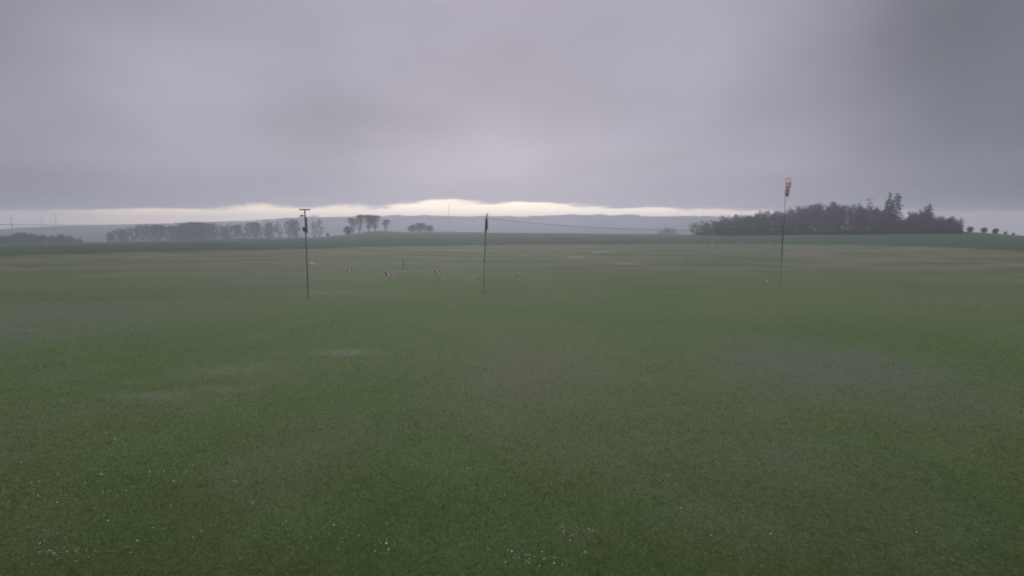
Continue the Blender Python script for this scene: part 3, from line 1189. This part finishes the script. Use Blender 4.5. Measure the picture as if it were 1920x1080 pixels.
def board(px, label, pieces, h):
    """striped board hanging from the rope; pieces = (x0, x1, material, drop) in metres, cut on the slant"""
    b = barrier_pt(px)
    o = thing('warning_board', b, label, 'warning board', 'striped boards hanging on the barrier rope')
    MB().tube([(-0.10, 0, 0.0), (-0.10, 0, -0.08)], 0.006, 5).build('hanger', 'dark_steel', o)
    MB().tube([(0.14, 0, 0.0), (0.14, 0, -0.08)], 0.006, 5).build('hanger', 'dark_steel', o)
    sl = 0.10
    for (x0, x1, mat) in pieces:
        m = MB()
        z0, z1 = -0.05, -0.05 - h
        zs = (z0, z1)
        xs = ((x0, x1), (x0 + sl, x1 + sl))
        for y in (-0.006, 0.006):
            m.v += [Vector((xs[0][0], y, z0)), Vector((xs[0][1], y, z0)), Vector((xs[1][1], y, z1)), Vector((xs[1][0], y, z1))]
        m.f += [(0, 1, 2, 3), (7, 6, 5, 4), (0, 4, 5, 1), (1, 5, 6, 2), (2, 6, 7, 3), (3, 7, 4, 0)]
        m.build('white_stripe' if mat == 'white_plastic' else 'red_stripe', mat, o)
    return o


W_, R_ = 'white_plastic', 'red_plastic'
board(656, 'striped red and white board on the barrier rope, leftmost of the three', [(-0.16, -0.12, R_), (-0.117, 0.03, W_), (0.033, 0.12, R_), (0.123, 0.16, W_)], 0.22)
board(728, 'striped red and white board at the lowest part of the rope, middle one', [(-0.24, -0.12, R_), (-0.117, 0.05, W_), (0.053, 0.13, R_), (0.133, 0.20, W_)], 0.24)
board(820, 'striped red and white board on the barrier rope, nearest the net post', [(-0.20, -0.11, R_), (-0.107, 0.06, W_), (0.063, 0.15, R_), (0.153, 0.21, W_)], 0.22)

# ------------------------------------------------------------------ windsock
WY = 62.0
WB = Vector((at(1469.3, 430, WY).x, WY, tz(at(1469.3, 430, WY).x, WY)))
ws = thing('windsock', WB, 'limp orange and white striped windsock on a tall thin pole before the wood', 'windsock')
zt_ = at(1469, 364, WY).z - WB.z
ztop = at(1469, 335, WY).z - WB.z
MB().tube([(0, 0, -0.3), (0, 0, zt_ * 0.5), (0, 0, zt_)], [0.040, 0.034, 0.028], 10).build('pole', 'dark_steel', ws)
px_m = WY / F
bk = MB().tube([(-3.5 * px_m, 0, zt_ - 0.02), (2.2 * px_m, 0, zt_ + 0.05)], 0.045, 8).build('swivel_arm', 'dark_steel', ws)
MB().tube([(0.9 * px_m, 0.25, zt_), (0.9 * px_m, 0.25, ztop)], 0.022, 8).build('frame_rod', 'dark_steel', ws)
MB().tube([(9.0 * px_m, 0.25, ztop - 0.45), (9.0 * px_m, 0.25, ztop)], 0.02, 8).build('frame_rod', 'dark_steel', ws)
MB().tube([(0.6 * px_m, 0.25, ztop), (9.3 * px_m, 0.25, ztop)], 0.035, 8).build('top_bar', 'dark_steel', ws)


def sock():
    N, M = 24, 6
    zs = at(1469, 341.5, WY).z - WB.z
    ze = at(1469, 366, WY).z - WB.z
    bands = 7
    cx0, cx1 = 5.2 * px_m, 2.6 * px_m
    for b in range(bands):
        V, Fc = [], []
        for m in range(M + 1):
            t = (b + m / M) / bands
            z = zs + (ze - zs) * t
            rad = (4.4 - 1.9 * t) * px_m
            cx = cx0 + (cx1 - cx0) * t * t + 0.05 * math.sin(t * 9)
            for k_ in range(N):
                a = 2 * math.pi * k_ / N
                rr = rad * (1 + 0.16 * math.sin(3 * a + 5 * t) + 0.08 * math.sin(7 * a - 9 * t))
                slope = 0.35 * rad * math.cos(a)
                V.append((cx + rr * math.cos(a), 0.1 + rr * math.sin(a), z + slope * 0.7 + 0.04 * math.sin(m * 2.0)))
        for m in range(M):
            for k_ in range(N):
                k2 = (k_ + 1) % N
                Fc.append((m * N + k_, m * N + k2, (m + 1) * N + k2, (m + 1) * N + k_))
        me = mesh_np('orange_band' if b % 2 == 0 else 'white_band', V, Fc, 'sock_orange' if b % 2 == 0 else 'sock_white')
        me.polygons.foreach_set('use_smooth', np.ones(len(me.polygons), bool))
        link(me.name.split('.')[0], me, ws)
    MB().tube([(cx1, 0.1, ze + 0.15), (cx1 + 0.12, 0.05, ze - 0.05), (cx1 - 0.1, 0, ze - 0.14)], [0.13, 0.12, 0.04], 10).build('tail', 'dark_steel', ws)


sock()

# ------------------------------------------------------------------ small things in the meadow
for px, top, base, lb in ((757, 487, 507, 'thin dark stake in the grass behind the barrier rope'),
                          (1287, 484, 505, 'thin faint stake in the grass left of the right net post')):
    b = on_flat(px, base + 2)
    o = thing('stake', b, lb, 'stake')
    h = at(px, top, b.y).z - b.z
    MB().tube([(0, 0, -0.1), (0, 0, h)], 0.022 if px < 1000 else 0.012, 8).build('rod', 'dark_steel', o)
    MB().tube([(0, 0, h), (0, 0, h + 0.03)], 0.03, 8).build('cap', 'dark_steel', o)
for px, py, lb in ((1335, 456.5, 'small white marker at the field edge, leftmost of three'),
                   (1385, 456.5, 'small white marker at the field edge, middle of three'),
                   (1444, 457.5, 'small white marker at the field edge, nearest the right net post'),
                   (1439, 528.5, 'small white marker in the grass just left of the right net post')):
    b = on_flat(px, py)
    b.z = tz(b.x, b.y) + 0.03
    s = b.y / 40
    o = thing('ground_marker', b, lb, 'marker')
    MB().tube([(0, 0, -0.02), (0, 0, 0.03 * s), (0, 0, 0.055 * s)], [0.05 * s, 0.045 * s, 0.02 * s], 10).build('cap', 'white_plastic', o)
    MB().tube([(0, 0, -0.1), (0, 0, -0.02)], 0.02 * s, 6).build('spike', 'dark_steel', o)


def molehill(px, py, s, lb):
    b = on_flat(px, py)
    V, Fc = [], []
    N, M = 16, 5
    rd = random.Random(int(px))
    for m in range(M):
        t = m / (M - 1)
        for k_ in range(N):
            a = 2 * math.pi * k_ / N
            rr = s * (1 - t ** 1.6 * 0.95) * rd.uniform(0.82, 1.15)
            V.append((rr * math.cos(a), rr * math.sin(a) * 0.9, s * 0.55 * t * rd.uniform(0.85, 1.1) - 0.01))
    for m in range(M - 1):
        for k_ in range(N):
            k2 = (k_ + 1) % N
            Fc.append((m * N + k_, m * N + k2, (m + 1) * N + k2, (m + 1) * N + k_))
    o = link('molehill', mesh_np('molehill', V, Fc, 'soil'), None, (b.x, b.y, 0.03), label=lb, category='molehill')


molehill(970, 520, 0.13, 'low dark molehill in the grass right of the centre net post')
molehill(898, 524, 0.11, 'dark molehill left of the foot of the centre net post')
molehill(903, 523, 0.07, 'small dark molehill touching the foot side of the centre net post')
molehill(823, 526, 0.09, 'small dark molehill below the right-hand striped board')
molehill(891, 512, 0.07, 'tiny molehill left of the centre net post, further out')


# daisies: small white heads on stalks, in loose drifts
def daisies():
    rd = random.Random(5)
    spots = []
    drifts = [(215, 895, 60, 25, 22), (320, 880, 45, 30, 12), (90, 930, 60, 25, 12), (115, 1045, 45, 22, 26), (345, 905, 30, 10, 6),
              (445, 910, 8, 3, 5), (632, 802, 8, 3, 3), (715, 1035, 18, 14, 9), (1000, 1058, 70, 20, 30), (1078, 1006, 50, 14, 20),
              (875, 890, 14, 4, 5), (900, 922, 8, 3, 3), (1380, 940, 160, 70, 8), (760, 900, 160, 90, 14), (640, 1010, 200, 50, 12),
              (250, 990, 160, 60, 16), (1500, 1000, 250, 60, 10), (420, 840, 140, 60, 8), (200, 820, 90, 40, 6), (60, 900, 60, 30, 8)]
    for (px, py, sx, sy, n) in drifts:
        for i in range(n):
            spots.append((rd.gauss(px, sx * 0.55), min(rd.gauss(py, sy * 0.6), 1110)))
    V, Fc = [], []
    for (px, py) in spots:
        b = on_flat(px, py)
        r = rd.uniform(0.006, 0.0125)
        h = rd.uniform(0.045, 0.075)
        tx, ty = rd.uniform(-0.5, 0.5), rd.uniform(-0.6, 0.2)
        i0 = len(V)
        V.append((b.x, b.y, h + 0.03 + r * 0.25))
        N = 16
        for k_ in range(N):
            a = 2 * math.pi * k_ / N
            rr = r * (1.0 if k_ % 2 == 0 else 0.62)
            V.append((b.x + rr * math.cos(a), b.y + rr * math.sin(a), h + 0.03 + rr * (math.cos(a) * tx + math.sin(a) * ty)))
        for k_ in range(N):
            Fc.append((i0, i0 + 1 + k_, i0 + 1 + (k_ + 1) % N))
        j = len(V)
        V += [(b.x - 0.0008, b.y, 0.02), (b.x + 0.0008, b.y, 0.02), (b.x, b.y, h + 0.028)]
        Fc.append((j, j + 1, j + 2))
    link('daisies', mesh_np('daisies', V, Fc, 'daisy_petal'), kind='stuff', label='tiny white daisies scattered in drifts through the near grass')


daisies()

# ------------------------------------------------------------------ haze
def haze():
    hb = MB().box((0, 0, (62 - 22) / 2), (4440, 4440, 84))
    o = hb.build('haze', 'soil', kind='stuff')
    m = bpy.data.materials.new('haze_air')
    m.use_nodes = True
    w = NT(m.node_tree)
    w.n.clear()
    v = w.n.new('ShaderNodeVolumePrincipled')
    v.inputs['Color'].default_value = (0.915, 0.92, 0.99, 1)
    v.inputs['Density'].default_value = HAZE_DENSITY
    v.inputs['Anisotropy'].default_value = 0.52
    out = w.n.new('ShaderNodeOutputMaterial')
    w.l.new(v.outputs[0], out.inputs['Volume'])
    o.data.materials.clear()
    o.data.materials.append(m)


HAZE_DENSITY = 0.00095
haze()
